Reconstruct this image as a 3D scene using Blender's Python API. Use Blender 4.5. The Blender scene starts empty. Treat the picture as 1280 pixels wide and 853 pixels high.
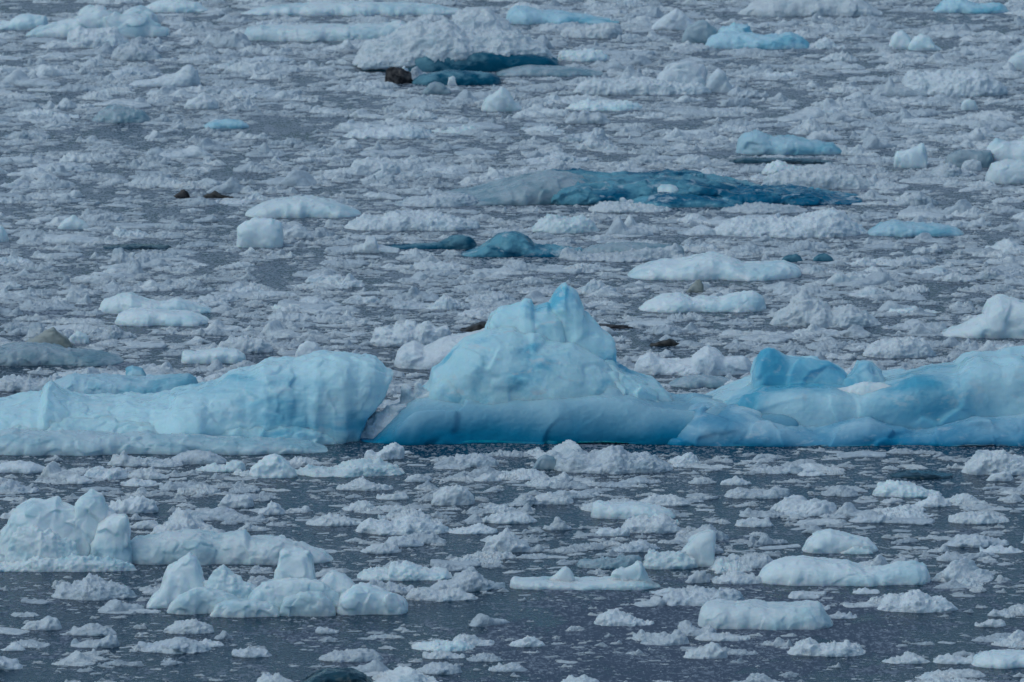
import bpy, math, random
import numpy as np
R = math.radians
scene = bpy.context.scene
COL = scene.collection
# ------------------------------------------------------------------ camera geometry
CH = 20.0                       # height of the camera above the water, metres
PITCH = R(8.0)                  # looking down
HFOV = R(6.9)
FPX = 640.0 / math.tan(HFOV / 2)
def ray(px, py):
    u = (np.asarray(px, float) - 640) / FPX; v = (426.5 - np.asarray(py, float)) / FPX
    return u, math.cos(PITCH) + v * math.sin(PITCH), -math.sin(PITCH) + v * math.cos(PITCH)
def ground(px, py):             # photo position -> point on the water
    dx, dy, dz = ray(px, py); t = CH / -dz
    return dx * t, dy * t
def at_depth(px, py, Y):        # photo position -> point in the upright plane at distance Y
    dx, dy, dz = ray(px, py); t = Y / dy
    return dx * t, CH + dz * t
def project(X, Y, Z=0.0):
    c, s = math.cos(PITCH), math.sin(PITCH)
    d = Y * c - (Z - CH) * s; v = Y * s + (Z - CH) * c
    return 640 + FPX * X / d, 426.5 - FPX * v / d
# ------------------------------------------------------------------ noise
def _h(ix, iy, iz, seed):
    n = (ix.astype(np.int64) * 73856093) ^ (iy.astype(np.int64) * 19349663) ^ (iz.astype(np.int64) * 83492791) ^ (int(seed) * 2654435761 & 0x7fffffff)
    n &= 0xffffffff
    n = ((n ^ (n >> 15)) * 2246822519) & 0xffffffff
    n = ((n ^ (n >> 13)) * 3266489917) & 0xffffffff
    return ((n ^ (n >> 16)) & 0xffffff) / 16777215.0
def vnoise(p, seed=0):
    f = np.floor(p); t = p - f; t = t * t * (3 - 2 * t); f = f.astype(np.int64)
    r = 0
    for a in (0, 1):
        for b in (0, 1):
            for c in (0, 1):
                w = (t[..., 0] if a else 1 - t[..., 0]) * (t[..., 1] if b else 1 - t[..., 1]) * (t[..., 2] if c else 1 - t[..., 2])
                r = r + w * _h(f[..., 0] + a, f[..., 1] + b, f[..., 2] + c, seed)
    return r * 2 - 1
def fbm(p, seed=0, octv=4, gain=.5, lac=2.07, billow=False):
    a = 1; s = 0; n = 0
    for k in range(octv):
        v = vnoise(p + 17.3 * k, seed + k * 31)
        s = s + a * ((1 - 2 * np.abs(v)) if billow else v); n += a; a *= gain; p = p * lac
    return s / n
def facets(p, seed=0, k=11.0):
    """broad planes that run softly into one another, and the smoothed distance to the nearest of their centres"""
    f = np.floor(p).astype(np.int64); W = 0; D = 0
    for a in (-1, 0, 1):
        for b in (-1, 0, 1):
            for c in (-1, 0, 1):
                g = f + np.array([a, b, c])
                q = g + np.stack([_h(g[..., 0], g[..., 1], g[..., 2], seed + j) for j in (1, 2, 3)], -1)
                rv = np.stack([_h(g[..., 0], g[..., 1], g[..., 2], seed + j) for j in (4, 5, 6)], -1) * 2 - 1
                w = np.exp(-k * ((p - q) ** 2).sum(-1)); W = W + w; D = D + w * (rv * (p - q)).sum(-1)
    return D / (W + 1e-9), -np.log(W + 1e-9) / k
# ------------------------------------------------------------------ meshes
def mesh_from(name, V, F, smooth=True):
    m = bpy.data.meshes.new(name)
    V = np.asarray(V, np.float32); F = np.asarray(F, np.int32)
    m.vertices.add(len(V)); m.vertices.foreach_set('co', V.ravel())
    m.loops.add(F.size); m.loops.foreach_set('vertex_index', F.ravel())
    m.polygons.add(len(F)); m.polygons.foreach_set('loop_start', np.arange(0, F.size, 4, dtype=np.int32))
    m.update(calc_edges=True); m.validate()
    m.polygons.foreach_set('use_smooth', np.full(len(m.polygons), smooth))
    return m
def grid_faces(ns, nt, off=0):
    i = np.arange(ns - 1)[:, None]; j = np.arange(nt)[None, :]; j2 = (j + 1) % nt
    a = i * nt + j; b = i * nt + j2; c = (i + 1) * nt + j2; d = (i + 1) * nt + j
    return np.stack([a, b, c, d], -1).reshape(-1, 4) + off
STY = {  # low relief, fine relief, billow relief, facet slope, end bluntness, section exponent
    'snow':   dict(lo=.16, mid=.28, bil=.30, fac=.0, blunt=2.2, e=.95, cr=.42),
    'ice':    dict(lo=.14, mid=.05, bil=.02, fac=.12, blunt=2.8, e=.78, cr=.14),
    'smooth': dict(lo=.10, mid=.04, bil=.00, fac=.10, blunt=3.0, e=.74, cr=.12),
    'wall':   dict(lo=.06, mid=.03, bil=.00, fac=.09, blunt=5.0, e=.55, cr=.08),
    'slope':  dict(lo=.07, mid=.03, bil=.0, fac=.15, blunt=5.0, e=.95, cr=.07),
    'fin':    dict(lo=.05, mid=.035, bil=.0, fac=.14, blunt=9.0, e=.80, cr=.06),
    'block':  dict(lo=.10, mid=.05, bil=.03, fac=.22, blunt=3.5, e=.60, cr=.08),
}
def loft_local(xs, zt, zb, df, db, sty, seed, nt=20, feat=None, drop=.3, lean=0.0, ylow=0.0, cr=.085):
    """closed lump of ice along x: zt and zb the top and bottom line, df / db its depth to the front and back"""
    st = STY[sty]; ns = len(xs); rs = np.random.RandomState(seed)
    u = np.linspace(-1, 1, ns); s = np.clip(1 - np.abs(u) ** st['blunt'], 0, 1) ** (1 / st['blunt'])
    L = xs[-1] - xs[0]; Hm = max(.02, float((zt - zb).max()))
    feat = feat or max(.05, min(1.1, .9 * Hm))
    q = np.stack([xs / max(.25, feat * 1.3), 0 * xs + seed * .37, 0 * xs], -1)
    dF = df * s * (1 + .35 * fbm(q, seed, 3)); dB = db * s * (1 + .35 * fbm(q, seed + 9, 3))
    H = (zt - zb) * np.minimum(1, s * 1.8)
    nl = 4; n_up = nt - nl
    th = np.linspace(0, math.pi, n_up)
    e = st['e']; cy = -np.sign(np.cos(th)) * np.abs(np.cos(th)) ** e; sz = np.sin(th).clip(0) ** e
    cy = cy + lean * sz
    Y = np.where(cy[None, :] < 0, cy[None, :] * dF[:, None], cy[None, :] * dB[:, None]) + (ylow * u ** 2)[:, None]
    Z = zb[:, None] + H[:, None] * sz[None, :]
    lowY = np.array([.8, .3, -.3, -.8]); Yl = np.where(lowY[None] > 0, lowY[None] * dB[:, None], lowY[None] * dF[:, None]) + (ylow * u ** 2)[:, None]
    wet = zb < .03
    dz = np.where(wet, drop, .12 * (zt - zb))
    Zl = zb[:, None] - dz[:, None] * np.minimum(1, s[:, None] + .1) * np.array([.7, 1, 1, .7])[None]
    Y = np.concatenate([Y, Yl], 1); Z = np.concatenate([Z, Zl], 1)
    X = np.repeat(xs[:, None], nt, 1)
    P = np.stack([X, Y, Z], -1)
    du = np.gradient(P, axis=0); dv = np.roll(P, -1, 1) - np.roll(P, 1, 1)
    N = np.cross(du, dv); N /= (np.linalg.norm(N, axis=-1, keepdims=True) + 1e-9)
    cen = np.stack([xs, ylow * u ** 2, (zt + zb) * .35], -1)[:, None, :]
    sg = np.sign((N * (P - cen)).sum(-1).mean()); N *= sg if sg else 1
    A = feat; sc = P + np.array([seed * 3.1, seed * 1.7, seed * .9])
    loc = np.minimum(1, np.clip(H, 0, None) / (.45 * Hm))[:, None] * np.minimum(1, s[:, None] * 1.5)
    d = st['lo'] * A * fbm(sc / A, seed, 3) + st['mid'] * A * .5 * fbm(sc / (A * .3), seed + 5, 4, .62)
    if st['bil']: d = d + st['bil'] * A * .45 * fbm(sc / (A * .55), seed + 7, 3, billow=True)
    if st.get('cr'):
        n = fbm(sc / cr, seed + 21, 3, .6); d = d + st['cr'] * cr * (np.clip(n, 0, 1) ** 1.3 * 3.2 - .35 + .5 * n) * (.4 + .6 * np.clip(N[..., 2], 0, 1)) / (.35 + .65 * loc + 1e-3) * np.minimum(1, s[:, None] * 2)
    if st['fac']:
        wq = sc / (A * .8) + .35 * np.stack([vnoise(sc / (A * .6), seed + 40 + j) for j in range(3)], -1)
        D, b = facets(wq, seed + 11, 34)
        d = d + st['fac'] * A * (.95 * D + .20 * (b - .15))
    d = d * (.35 + .65 * loc)
    P = P + N * d[..., None] * np.array([.8, 1, .8])
    return P.reshape(-1, 3), grid_faces(ns, nt)
def interp(pts, x):
    a = np.array(pts, float); return np.interp(x, a[:, 0], a[:, 1])
def piece_geo(top, yb, df, db, sty, seed, plane=0.0, bot=None, org=None, step=1.35, nt=None, feat=None, lean=0.0, ylow=0.0):
    """trace -> lump: the top line seen in the photograph, its own distance, width, height and depth"""
    x0, x1 = top[0][0], top[-1][0]; xm = .5 * (x0 + x1)
    Yr = float(ground(xm, yb)[1]) + df + plane
    ns = int(max(14, min(560, (x1 - x0) / step)))
    px = np.linspace(x0, x1, ns); py = interp(top, px)
    X, Z = at_depth(px, py, Yr); Z = np.maximum(Z, .02)
    zb = np.zeros(ns)
    if bot: zb = np.clip(at_depth(px, interp(bot, px), Yr)[1], 0, Z - .01)
    arc = df + db + 2 * float(Z.max())
    nt = nt or int(max(16, min(130, arc / (.013 * step * Yr / 140) * .75)))
    if org is None: org = (float(X.mean()), Yr)
    P, F = loft_local(X - X.mean(), Z, zb, df, db, sty, seed, nt, feat, lean=lean, ylow=ylow)
    P = P + np.array([X.mean() - org[0], Yr - org[1], 0])
    return P, F, org
def join_geo(gs):
    V = []; F = []; o = 0
    for P, f in gs: V.append(P); F.append(f + o); o += len(P)
    return np.concatenate(V), np.concatenate(F)
def tag(o, label=None, cat=None, group=None, kind=None):
    if label: o['label'] = label
    if cat: o['category'] = cat
    if group: o['group'] = group
    if kind: o['kind'] = kind
    return o
def obj(name, me, m, parent=None, loc=None):
    o = bpy.data.objects.new(name, me); COL.objects.link(o)
    if m: me.materials.clear(); me.materials.append(m)
    if parent: o.parent = parent
    if loc: o.location = loc
    return o
# ------------------------------------------------------------------ materials
class NT:
    def __init__(s, name):
        s.m = bpy.data.materials.new(name); s.m.use_nodes = True; s.t = s.m.node_tree; s.n = s.t.nodes; s.n.clear()
        s.out = s.n.new('ShaderNodeOutputMaterial'); s.b = s.n.new('ShaderNodeBsdfPrincipled')
        s.t.links.new(s.b.outputs[0], s.out.inputs[0])
        s.tc = s.n.new('ShaderNodeTexCoord')
    def link(s, a, b): s.t.links.new(a, b)
    def map(s, src, scale, loc=(0, 0, 0)):
        n = s.n.new('ShaderNodeMapping'); n.inputs['Scale'].default_value = scale; n.inputs['Location'].default_value = loc
        s.link(src, n.inputs[0]); return n.outputs[0]
    def noise(s, vec, scale, det=4, rough=.55, dist=0):
        n = s.n.new('ShaderNodeTexNoise'); n.inputs['Scale'].default_value = scale; n.inputs['Detail'].default_value = det
        n.inputs['Roughness'].default_value = rough; n.inputs['Distortion'].default_value = dist
        s.link(vec, n.inputs['Vector']); return n.outputs[0]
    def math(s, op, a, b=None, c=None, clamp=False):
        n = s.n.new('ShaderNodeMath'); n.operation = op; n.use_clamp = clamp
        for i, v in enumerate((a, b, c)):
            if v is None: continue
            if isinstance(v, (int, float)): n.inputs[i].default_value = v
            else: s.link(v, n.inputs[i])
        return n.outputs[0]
    def ramp(s, f, lo, hi, a=0.0, b=1.0):
        n = s.n.new('ShaderNodeMapRange'); n.interpolation_type = 'SMOOTHSTEP'
        s.link(f, n.inputs[0]); n.inputs[1].default_value = lo; n.inputs[2].default_value = hi
        n.inputs[3].default_value = a; n.inputs[4].default_value = b; return n.outputs[0]
    def mix(s, f, a, b):
        n = s.n.new('ShaderNodeMix'); n.data_type = 'RGBA'
        if isinstance(f, (int, float)): n.inputs[0].default_value = f
        else: s.link(f, n.inputs[0])
        for k, v in ((6, a), (7, b)):
            if isinstance(v, tuple): n.inputs[k].default_value = (*v, 1)
            else: s.link(v, n.inputs[k])
        return n.outputs[2]
    def bump(s, h, strength, dist, normal=None):
        n = s.n.new('ShaderNodeBump'); n.inputs['Strength'].default_value = strength; n.inputs['Distance'].default_value = dist
        s.link(h, n.inputs['Height'])
        if normal: s.link(normal, n.inputs['Normal'])
        return n.outputs[0]
def ice_mat(name, pale, deep, lo=.45, hi=.65, scale=1.2, rough=.5, bump=.5, bscale=14, sss=.6, srad=(.05, .14, .2), band=None, stretch=(1, 1, 1.6), frost=0.0, grime=None, vary=.06, bdist=.02, spec=.4, dimple=0.0, crack=0.0):
    """glacier ice: pale bubbly ice running into dense blue ice in irregular veins; band = a dense layer (z low, z high, noise)"""
    t = NT(name); v = t.map(t.tc.outputs['Object'], stretch)
    f = t.ramp(t.noise(v, scale, 5, .55, .4), lo, hi)
    if band:
        sp = t.n.new('ShaderNodeSeparateXYZ'); t.link(t.tc.outputs['Object'], sp.inputs[0])
        nz = t.math('MULTIPLY_ADD', t.noise(t.map(t.tc.outputs['Object'], (1, 1, 1)), .8, 4, .5, .6), band[2], -band[2] * .5)
        g = t.ramp(t.math('ADD', sp.outputs[2], nz), band[0], band[1], 1.0, 0.0)
        f = t.math('MAXIMUM', t.math('MULTIPLY', f, band[3]), g)
    c = t.mix(f, pale, deep)
    if frost:
        w = t.ramp(t.noise(t.map(t.tc.outputs['Object'], (1, 1, 2.2)), 2.3, 6, .65, .3), .56, .66)
        c = t.mix(t.math('MULTIPLY', w, frost), c, (.66, .72, .76))
    if grime:
        w = t.ramp(t.noise(t.map(t.tc.outputs['Object'], (1, 1, 1)), 3.1, 5, .6), .45, .6)
        c = t.mix(w, c, grime)
    oi = t.n.new('ShaderNodeObjectInfo')
    fine = t.math('ADD', t.math('MULTIPLY', t.noise(v, 9, 4, .6), .5), t.math('MULTIPLY', t.noise(t.tc.outputs['Object'], 34, 2, .6), .5))
    hs = t.n.new('ShaderNodeHueSaturation'); t.link(c, hs.inputs['Color'])
    t.link(t.math('ADD', t.math('MULTIPLY_ADD', fine, vary * 3, 1 - vary * 1.5), t.math('MULTIPLY_ADD', oi.outputs['Random'], .16, -.08)), hs.inputs['Value'])
    t.link(hs.outputs[0], t.b.inputs['Base Color'])
    t.b.inputs['Roughness'].default_value = rough
    t.b.inputs['IOR'].default_value = 1.31; t.b.inputs['Specular IOR Level'].default_value = spec
    t.b.inputs['Subsurface Weight'].default_value = sss
    t.b.inputs['Subsurface Radius'].default_value = srad
    t.b.inputs['Subsurface Scale'].default_value = 1.0
    h = t.noise(t.tc.outputs['Object'], bscale, 5, .65, .3)
    nb = t.bump(h, bump, bdist)
    if dimple:      # melt scallops and a few hairline fractures
        wv = t.n.new('ShaderNodeVectorMath'); wv.operation = 'ADD'; t.link(t.map(t.tc.outputs['Object'], (1, 1, 1.5)), wv.inputs[0])
        wn = t.n.new('ShaderNodeTexNoise'); wn.inputs['Scale'].default_value = 2.2; wn.inputs['Detail'].default_value = 3; t.link(t.tc.outputs['Object'], wn.inputs['Vector']); t.link(wn.outputs[1], wv.inputs[1])
        vo = t.n.new('ShaderNodeTexVoronoi'); vo.inputs['Scale'].default_value = 3.4; t.link(wv.outputs[0], vo.inputs['Vector'])
        nb = t.bump(vo.outputs['Distance'], dimple, .07, nb)
    t.link(nb, t.b.inputs['Normal'])
    t.link(t.ramp(t.noise(t.tc.outputs['Object'], 2.7, 4, .6), .35, .65, rough * .55, min(1, rough * 1.35)), t.b.inputs['Roughness'])
    if crack:
        vc = t.n.new('ShaderNodeTexVoronoi'); vc.feature = 'DISTANCE_TO_EDGE'; vc.inputs['Scale'].default_value = 1.15
        wv2 = t.n.new('ShaderNodeVectorMath'); wv2.operation = 'ADD'; t.link(t.map(t.tc.outputs['Object'], (.8, 1, 1.3)), wv2.inputs[0])
        wn2 = t.n.new('ShaderNodeTexNoise'); wn2.inputs['Scale'].default_value = 1.3; wn2.inputs['Detail'].default_value = 5; t.link(t.tc.outputs['Object'], wn2.inputs['Vector']); t.link(wn2.outputs[1], wv2.inputs[1]); t.link(wv2.outputs[0], vc.inputs['Vector'])
        ln = t.math('MULTIPLY', t.ramp(vc.outputs['Distance'], .004, .02, 1, 0), t.math('MULTIPLY', t.ramp(t.noise(t.tc.outputs['Object'], 1.1, 2, .5), .45, .6), crack))
        t.link(t.mix(ln, hs.outputs[0], (.72, .84, .88)), t.b.inputs['Base Color'])
    return t.m
M = {}
M['snow'] = ice_mat('weathered white ice', (.74, .79, .83), (.50, .61, .68), .50, .72, 2.5, .75, .9, 16, .3, (.03, .045, .06), vary=.2, bdist=.035)
M['crust'] = ice_mat('greyish brash ice', (.64, .69, .74), (.40, .50, .57), .45, .7, 3.0, .7, .9, 18, .25, (.03, .04, .06), vary=.24, bdist=.035)
M['ice'] = ice_mat('pale aqua ice', (.76, .84, .87), (.52, .69, .75), .45, .68, 1.6, .42, .45, 10, .4)
M['aqua'] = ice_mat('light blue ice', (.50, .70, .79), (.20, .48, .60), .42, .68, 1.3, .40, .4, 9, .4)
M['grey'] = ice_mat('clear grey ice', (.40, .48, .53), (.20, .32, .38), .4, .65, 2.0, .3, .4, 10, .3)
M['teal'] = ice_mat('dark clear teal ice', (.13, .29, .36), (.0, .085, .15), .40, .56, 1.0, .3, .5, 8, .15, vary=.1, spec=.25)
M['turq'] = ice_mat('clear turquoise ice', (.15, .39, .49), (.0, .12, .22), .42, .58, 1.1, .18, .5, 8, .2, vary=.1, spec=.35, frost=.55, dimple=.5, stretch=(.7, .7, 2.2))
M['deep'] = ice_mat('black teal ice', (.02, .07, .10), (.008, .03, .045), .4, .6, 2.0, .15, .5, 9, 0)
M['dirt'] = ice_mat('debris covered ice', (.10, .09, .09), (.02, .02, .024), .4, .6, 6.0, .7, .9, 22, 0, vary=.2)
M['silt'] = ice_mat('silty grey ice', (.38, .40, .38), (.22, .24, .22), .4, .6, 3.0, .6, .6, 14, .1)
M['silt_brown'] = ice_mat('brown silty ice', (.075, .07, .066), (.02, .02, .02), .4, .6, 4.0, .6, .6, 14, 0)
M['berg_left'] = ice_mat('streaky blue ice', (.58, .82, .89), (.09, .43, .60), .48, .71, .55, .42, .35, 8, .4, stretch=(.7, .7, 2.6), frost=.35, dimple=.12, crack=0)
M['berg_low'] = ice_mat('washed pale ice', (.58, .73, .79), (.18, .44, .55), .50, .75, .9, .38, .4, 9, .4, stretch=(.6, .6, 3.0), frost=.3)
M['berg_top'] = ice_mat('bright aqua ice', (.55, .82, .90), (.13, .50, .68), .48, .70, 1.0, .42, .35, 7, .45, frost=.6, dimple=.16, crack=0)
M['berg_base'] = ice_mat('dense blue ice', (.53, .77, .86), (.0, .23, .40), .47, .72, .6, .33, .3, 6, .35, band=(.05, .92, .5, .6), stretch=(1, 1, .6), spec=.3, dimple=.1, crack=0, vary=.05)
M['berg_wall'] = ice_mat('banded blue ice', (.53, .79, .88), (.09, .42, .60), .47, .72, .6, .38, .35, 6, .4, stretch=(1, 1, .9), frost=.35, dimple=.15, crack=0)
M['berg_foot'] = ice_mat('blue foot ice', (.48, .70, .80), (.0, .24, .43), .46, .70, .7, .35, .3, 6, .35, band=(-.05, .55, .6, .75), frost=.3, spec=.3, dimple=.15, crack=0)
# ------------------------------------------------------------------ traced ice
SEED = [100]
FOOT = []                       # footprints, so that loose brash keeps clear of the big ice
def nseed(): SEED[0] += 7; return SEED[0]
def foot(top, yb, df, db, plane):
    xs = np.array([top[0][0], top[-1][0]], float); Yf = float(ground(xs.mean(), yb)[1]) + plane
    X = at_depth(xs, [0, 0], Yf + df)[0]
    FOOT.append((X[0], X[1], Yf, Yf + df + db))
def floe(name, label, cat, top, yb, mat='snow', sty=None, df=None, db=None, group=None, extra=()):
    """one thing, one mesh; extra = further lumps frozen to it: (top, yb, plane)"""
    W = (top[-1][0] - top[0][0]) * float(ground(640, yb)[1]) / FPX
    if sty is None: sty = {'snow': 'snow', 'crust': 'snow', 'dirt': 'snow', 'teal': 'smooth', 'deep': 'ice', 'grey': 'ice'}.get(mat, 'ice')
    df = df if df is not None else max(.08, min(.55, .28 * W)); db = db if db is not None else df * 1.2
    P, F, org = piece_geo(top, yb, df, db, sty, nseed())
    gs = [(P, F)]; foot(top, yb, df, db, 0)
    for e in extra:
        t2, y2, pl = e[:3]; w2 = (t2[-1][0] - t2[0][0]) * float(ground(640, y2)[1]) / FPX
        d2 = e[3] if len(e) > 3 else max(.08, min(.5, .35 * w2))
        p, f, _ = piece_geo(t2, y2, d2, d2, e[4] if len(e) > 4 else sty, nseed(), plane=pl, org=org)
        gs.append((p, f)); foot(t2, y2, d2, d2, pl)
    V, F = join_geo(gs)
    o = obj(name, mesh_from(name, V, F), M[mat], None, (org[0], org[1], 0))
    return tag(o, label, cat, group)
def berg(name, label, cat, parts, group=None):
    """an Empty with its parts: (part name, material, style, top, yb, df, db, plane, bottom line or None)"""
    o = bpy.data.objects.new(name, None); COL.objects.link(o); org = None
    for p in parts:
        kw = p[9] if len(p) > 9 else {}
        P, F, org2 = piece_geo(p[3], p[4], p[5], p[6], p[2], nseed(), plane=p[7], bot=p[8], org=org, **kw)
        if org is None: org = org2; o.location = (org[0], org[1], 0)
        obj(p[0], mesh_from(p[0], P, F), M[p[1]], o); foot(p[3], p[4], p[5], p[6], p[7])
    return tag(o, label, cat, group)
def dn(l, k): return [(x, y + k) for x, y in l]
W_, S_, I_ = 'wall', 'snow', 'ice'
berg('iceberg', 'long blue iceberg with a sharp central peak, its base running to the right edge', 'iceberg', [
 ('base', 'berg_base', 'slope', [(450,557),(458,552),(470,541),(485,525),(500,511),(520,499),(550,494),(600,493),(640,492),(700,490),(740,491),(790,498),(830,503),(870,503),(910,506),(960,511),(1000,516)], 557, .95, 1.9, 0, None, dict(feat=1.5, step=1.6)),
 ('foot', 'berg_foot', 'slope', [(820,545),(850,520),(880,508),(930,512),(980,522),(1020,530),(1050,522),(1085,519),(1110,528),(1140,534),(1180,524),(1220,517),(1280,520),(1330,526),(1390,540),(1430,556)], 558, .85, 1.7, .0, None, dict(feat=.8, step=1.6)),
 ('dome', 'berg_top', I_, [(505,500),(520,492),(535,480),(540,463),(552,452),(565,436),(580,424),(600,418),(640,415),(680,422),(710,430),(740,446),(765,462),(790,478),(806,500)], 557, 1.0, 1.4, .55, None, dict(feat=.85, step=1.6)),
 ('shoulder', 'berg_top', 'fin', [(600,450),(606,428),(611,402),(614,392),(622,387),(640,384),(648,381),(656,374),(664,375),(668,383),(684,379),(694,386),(704,400),(712,440)], 557, .75, 1.0, 1.3, None, dict(feat=.55, step=1.6)),
 ('peak', 'berg_top', 'fin', [(672,440),(680,405),(687,380),(690,374),(694,366),(700,359),(706,355),(710,360),(714,362),(720,368),(724,378),(730,388),(736,396),(746,404),(754,412),(764,418),(772,428),(780,437),(777,447),(770,458)], 557, .8, 1.0, 1.5, None, dict(feat=.55, step=1.6)),
 ('flank', 'berg_top', 'block', [(725,470),(745,448),(765,452),(772,458),(786,466),(800,470),(818,478),(832,488),(840,497),(846,506)], 557, .8, .9, 1.2, None, dict(feat=.5, step=1.6)),
 ('boulder', 'berg_top', 'block', [(725,500),(735,482),(745,466),(765,462),(785,470),(805,480),(822,494),(832,504)], 557, .5, .8, 1.0, None, dict(feat=.45)),
 ('boulder', 'berg_top', 'block', [(535,500),(540,488),(552,474),(575,470),(592,476),(604,500)], 557, .35, .6, .75, None, dict(feat=.4)),
 ('boulder', 'berg_top', 'block', [(632,500),(645,478),(662,462),(684,458),(705,470),(722,488),(728,500)], 557, .4, .6, .7, None, dict(feat=.4)),
 ('snow_patch', 'snow', S_, [(494,506),(500,498),(506,483),(512,489),(517,488),(523,478),(530,484),(545,488),(560,482),(585,484),(600,487),(615,493),(622,498)], 557, .2, .3, 1.0, None, {}),
 ('snow_patch', 'snow', S_, [(640,497),(652,489),(675,486),(695,490),(715,492),(722,497)], 557, .18, .2, 1.0, None, {}),
 ('wall', 'berg_wall', W_, [(862,540),(880,508),(905,497),(930,488),(955,479),(1000,477),(1045,480),(1075,487),(1100,480),(1115,478),(1138,472),(1165,467),(1198,465),(1210,455),(1225,450),(1250,451),(1264,446),(1290,445),(1330,456),(1380,505),(1420,545)], 557, .9, 2.0, .6, None, dict(feat=1.1, step=1.6)),
 ('horn', 'berg_wall', 'fin', [(928,500),(936,486),(941,468),(947,450),(953,438),(962,436),(972,440),(986,446),(1010,448),(1036,452),(1055,462),(1062,475),(1070,495)], 557, .55, .8, 1.3, None, dict(feat=.6)),
 ('horn', 'berg_wall', 'fin', [(1038,495),(1048,478),(1062,466),(1072,451),(1080,449),(1090,451),(1097,462),(1106,474),(1116,480),(1122,495)], 557, .45, .6, 1.2, None, dict(feat=.5)),
 ('snow_patch', 'crust', I_, [(1062,530),(1075,525),(1095,523),(1120,524),(1140,527),(1160,531)], 558, .12, .2, .75, None, {}),
 ('snow_patch', 'crust', I_, [(1175,527),(1200,521),(1225,516),(1250,517),(1290,514),(1320,522)], 558, .14, .25, .78, None, {}),
 ('snow_patch', 'ice', I_, [(985,488),(1060,484),(1080,478),(1105,480),(1120,484),(1180,486),(1184,492)], 557, .2, .2, .95, None, {}),
])
berg('iceberg', 'low streaked pale blue iceberg at the left edge ending in a blunt overhanging snout', 'iceberg', [
 ('body', 'berg_left', I_, [(-120,545),(-60,515),(0,504),(30,499),(52,496),(57,484),(62,482),(70,489),(85,498),(110,503),(142,504),(158,500),(190,500),(212,497),(224,489),(250,484),(270,478),(286,470),(310,465),(330,453),(352,452),(366,452),(380,448),(400,444),(430,443),(460,445),(478,449),(487,455),(492,463)], 558, 1.3, 1.8, 0, [(-120,575),(0,568),(300,563),(440,558),(447,548),(453,532),(458,518),(472,504),(482,490),(487,476),(492,466)], dict(feat=.5, step=1.6)),
 ('ledge', 'berg_left', I_, [(-120,550),(-40,528),(0,523),(60,519),(130,520),(190,523),(250,525),(320,519),(370,524),(405,532),(425,545),(436,556)], 561, .7, 1.1, .15, None, dict(feat=.4, step=1.6)),
 ('shelf', 'berg_low', I_, [(-120,558),(-30,545),(20,541),(90,542),(150,546),(220,545),(290,549),(350,551),(390,556),(410,563)], 569, .4, .9, 0, None, dict(feat=.4, step=1.6)),
 ('boulder', 'berg_left', 'block', [(285,535),(300,520),(320,508),(350,498),(385,500),(410,510),(428,530),(436,548)], 558, .5, .6, .3, None, dict(feat=.35)),
])
berg('ice_growler', 'pale lumpy ice growler with rounded knobs and a long low tail at lower left', 'growler', [
 ('body', 'ice', 'block', [(-4,700),(0,678),(3,662),(12,655),(13,646),(22,636),(38,629),(60,626),(71,624),(76,631),(84,634),(95,637),(97,626),(104,619),(114,616),(126,620),(131,628),(134,637),(142,642),(150,655),(156,680)], 708, .35, .6, .15, None, dict(feat=.3, step=1.5)),
 ('knob', 'ice', 'block', [(112,690),(119,668),(123,655),(132,647),(147,643),(158,643),(161,655),(163,678),(166,690)], 709, .25, .3, .1, None, dict(feat=.25)),
 ('knob', 'ice', S_, [(4,706),(8,684),(16,668),(30,660),(46,662),(62,664),(76,674),(92,682),(100,694),(104,706)], 711, .2, .3, .0, None, dict(feat=.2)),
 ('rim', 'ice', S_, [(-30,712),(0,708),(25,704),(48,697),(60,698),(80,700),(95,695),(120,697),(150,701),(166,706),(172,712)], 715, .15, .3, 0, None, dict(feat=.14)),
 ('tail', 'ice', I_, [(138,700),(150,684),(170,672),(190,672),(210,667),(228,665),(246,664),(262,668),(280,670),(296,666),(306,664),(312,673),(330,673),(350,671),(366,678),(388,684),(405,690),(417,699)], 706, .45, .6, .0, None, dict(feat=.3)),
])
berg('ice_growler', 'grey-white jumble of ice blocks with a cube and a leaning fin at lower left', 'growler', [
 ('fin', 'ice', 'fin', [(183,757),(190,745),(200,736),(205,722),(211,708),(222,702),(232,694),(237,690),(244,696),(250,712),(256,726),(262,745)], 763, .28, .35, .15, None, dict(feat=.28)),
 ('fin', 'ice', 'block', [(336,742),(341,730),(346,712),(350,690),(356,687),(372,689),(386,690),(391,697),(392,712),(396,740)], 764, .22, .3, .2, None, dict(feat=.35)),
 ('lump', 'ice', S_, [(246,750),(256,730),(270,712),(280,707),(288,716),(300,724),(318,734),(330,752)], 764, .22, .3, .15, None, dict(feat=.2)),
 ('lump', 'ice', 'block', [(208,766),(213,755),(228,743),(245,735),(262,736),(280,742),(300,748),(310,764)], 768, .2, .3, 0, None, dict(feat=.2)),
 ('lump', 'ice', 'block', [(262,770),(272,756),(290,750),(320,752),(342,756),(350,768)], 772, .16, .3, 0, None, dict(feat=.18)),
 ('lump', 'ice', 'block', [(305,762),(315,742),(332,728),(350,726),(380,724),(405,728),(425,745),(430,762)], 767, .2, .3, .05, None, dict(feat=.2)),
 ('lump', 'ice', 'block', [(348,768),(356,750),(375,742),(400,742),(412,750),(420,766)], 771, .14, .3, 0, None, dict(feat=.18)),
 ('lump', 'ice', 'block', [(392,740),(402,722),(416,714),(430,718),(442,730),(455,750)], 764, .2, .3, .1, None, dict(feat=.22)),
 ('lump', 'ice', 'block', [(420,764),(426,745),(445,732),(462,732),(482,738),(500,748),(508,756),(510,764)], 769, .3, .4, 0, None, dict(feat=.3)),
])
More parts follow.
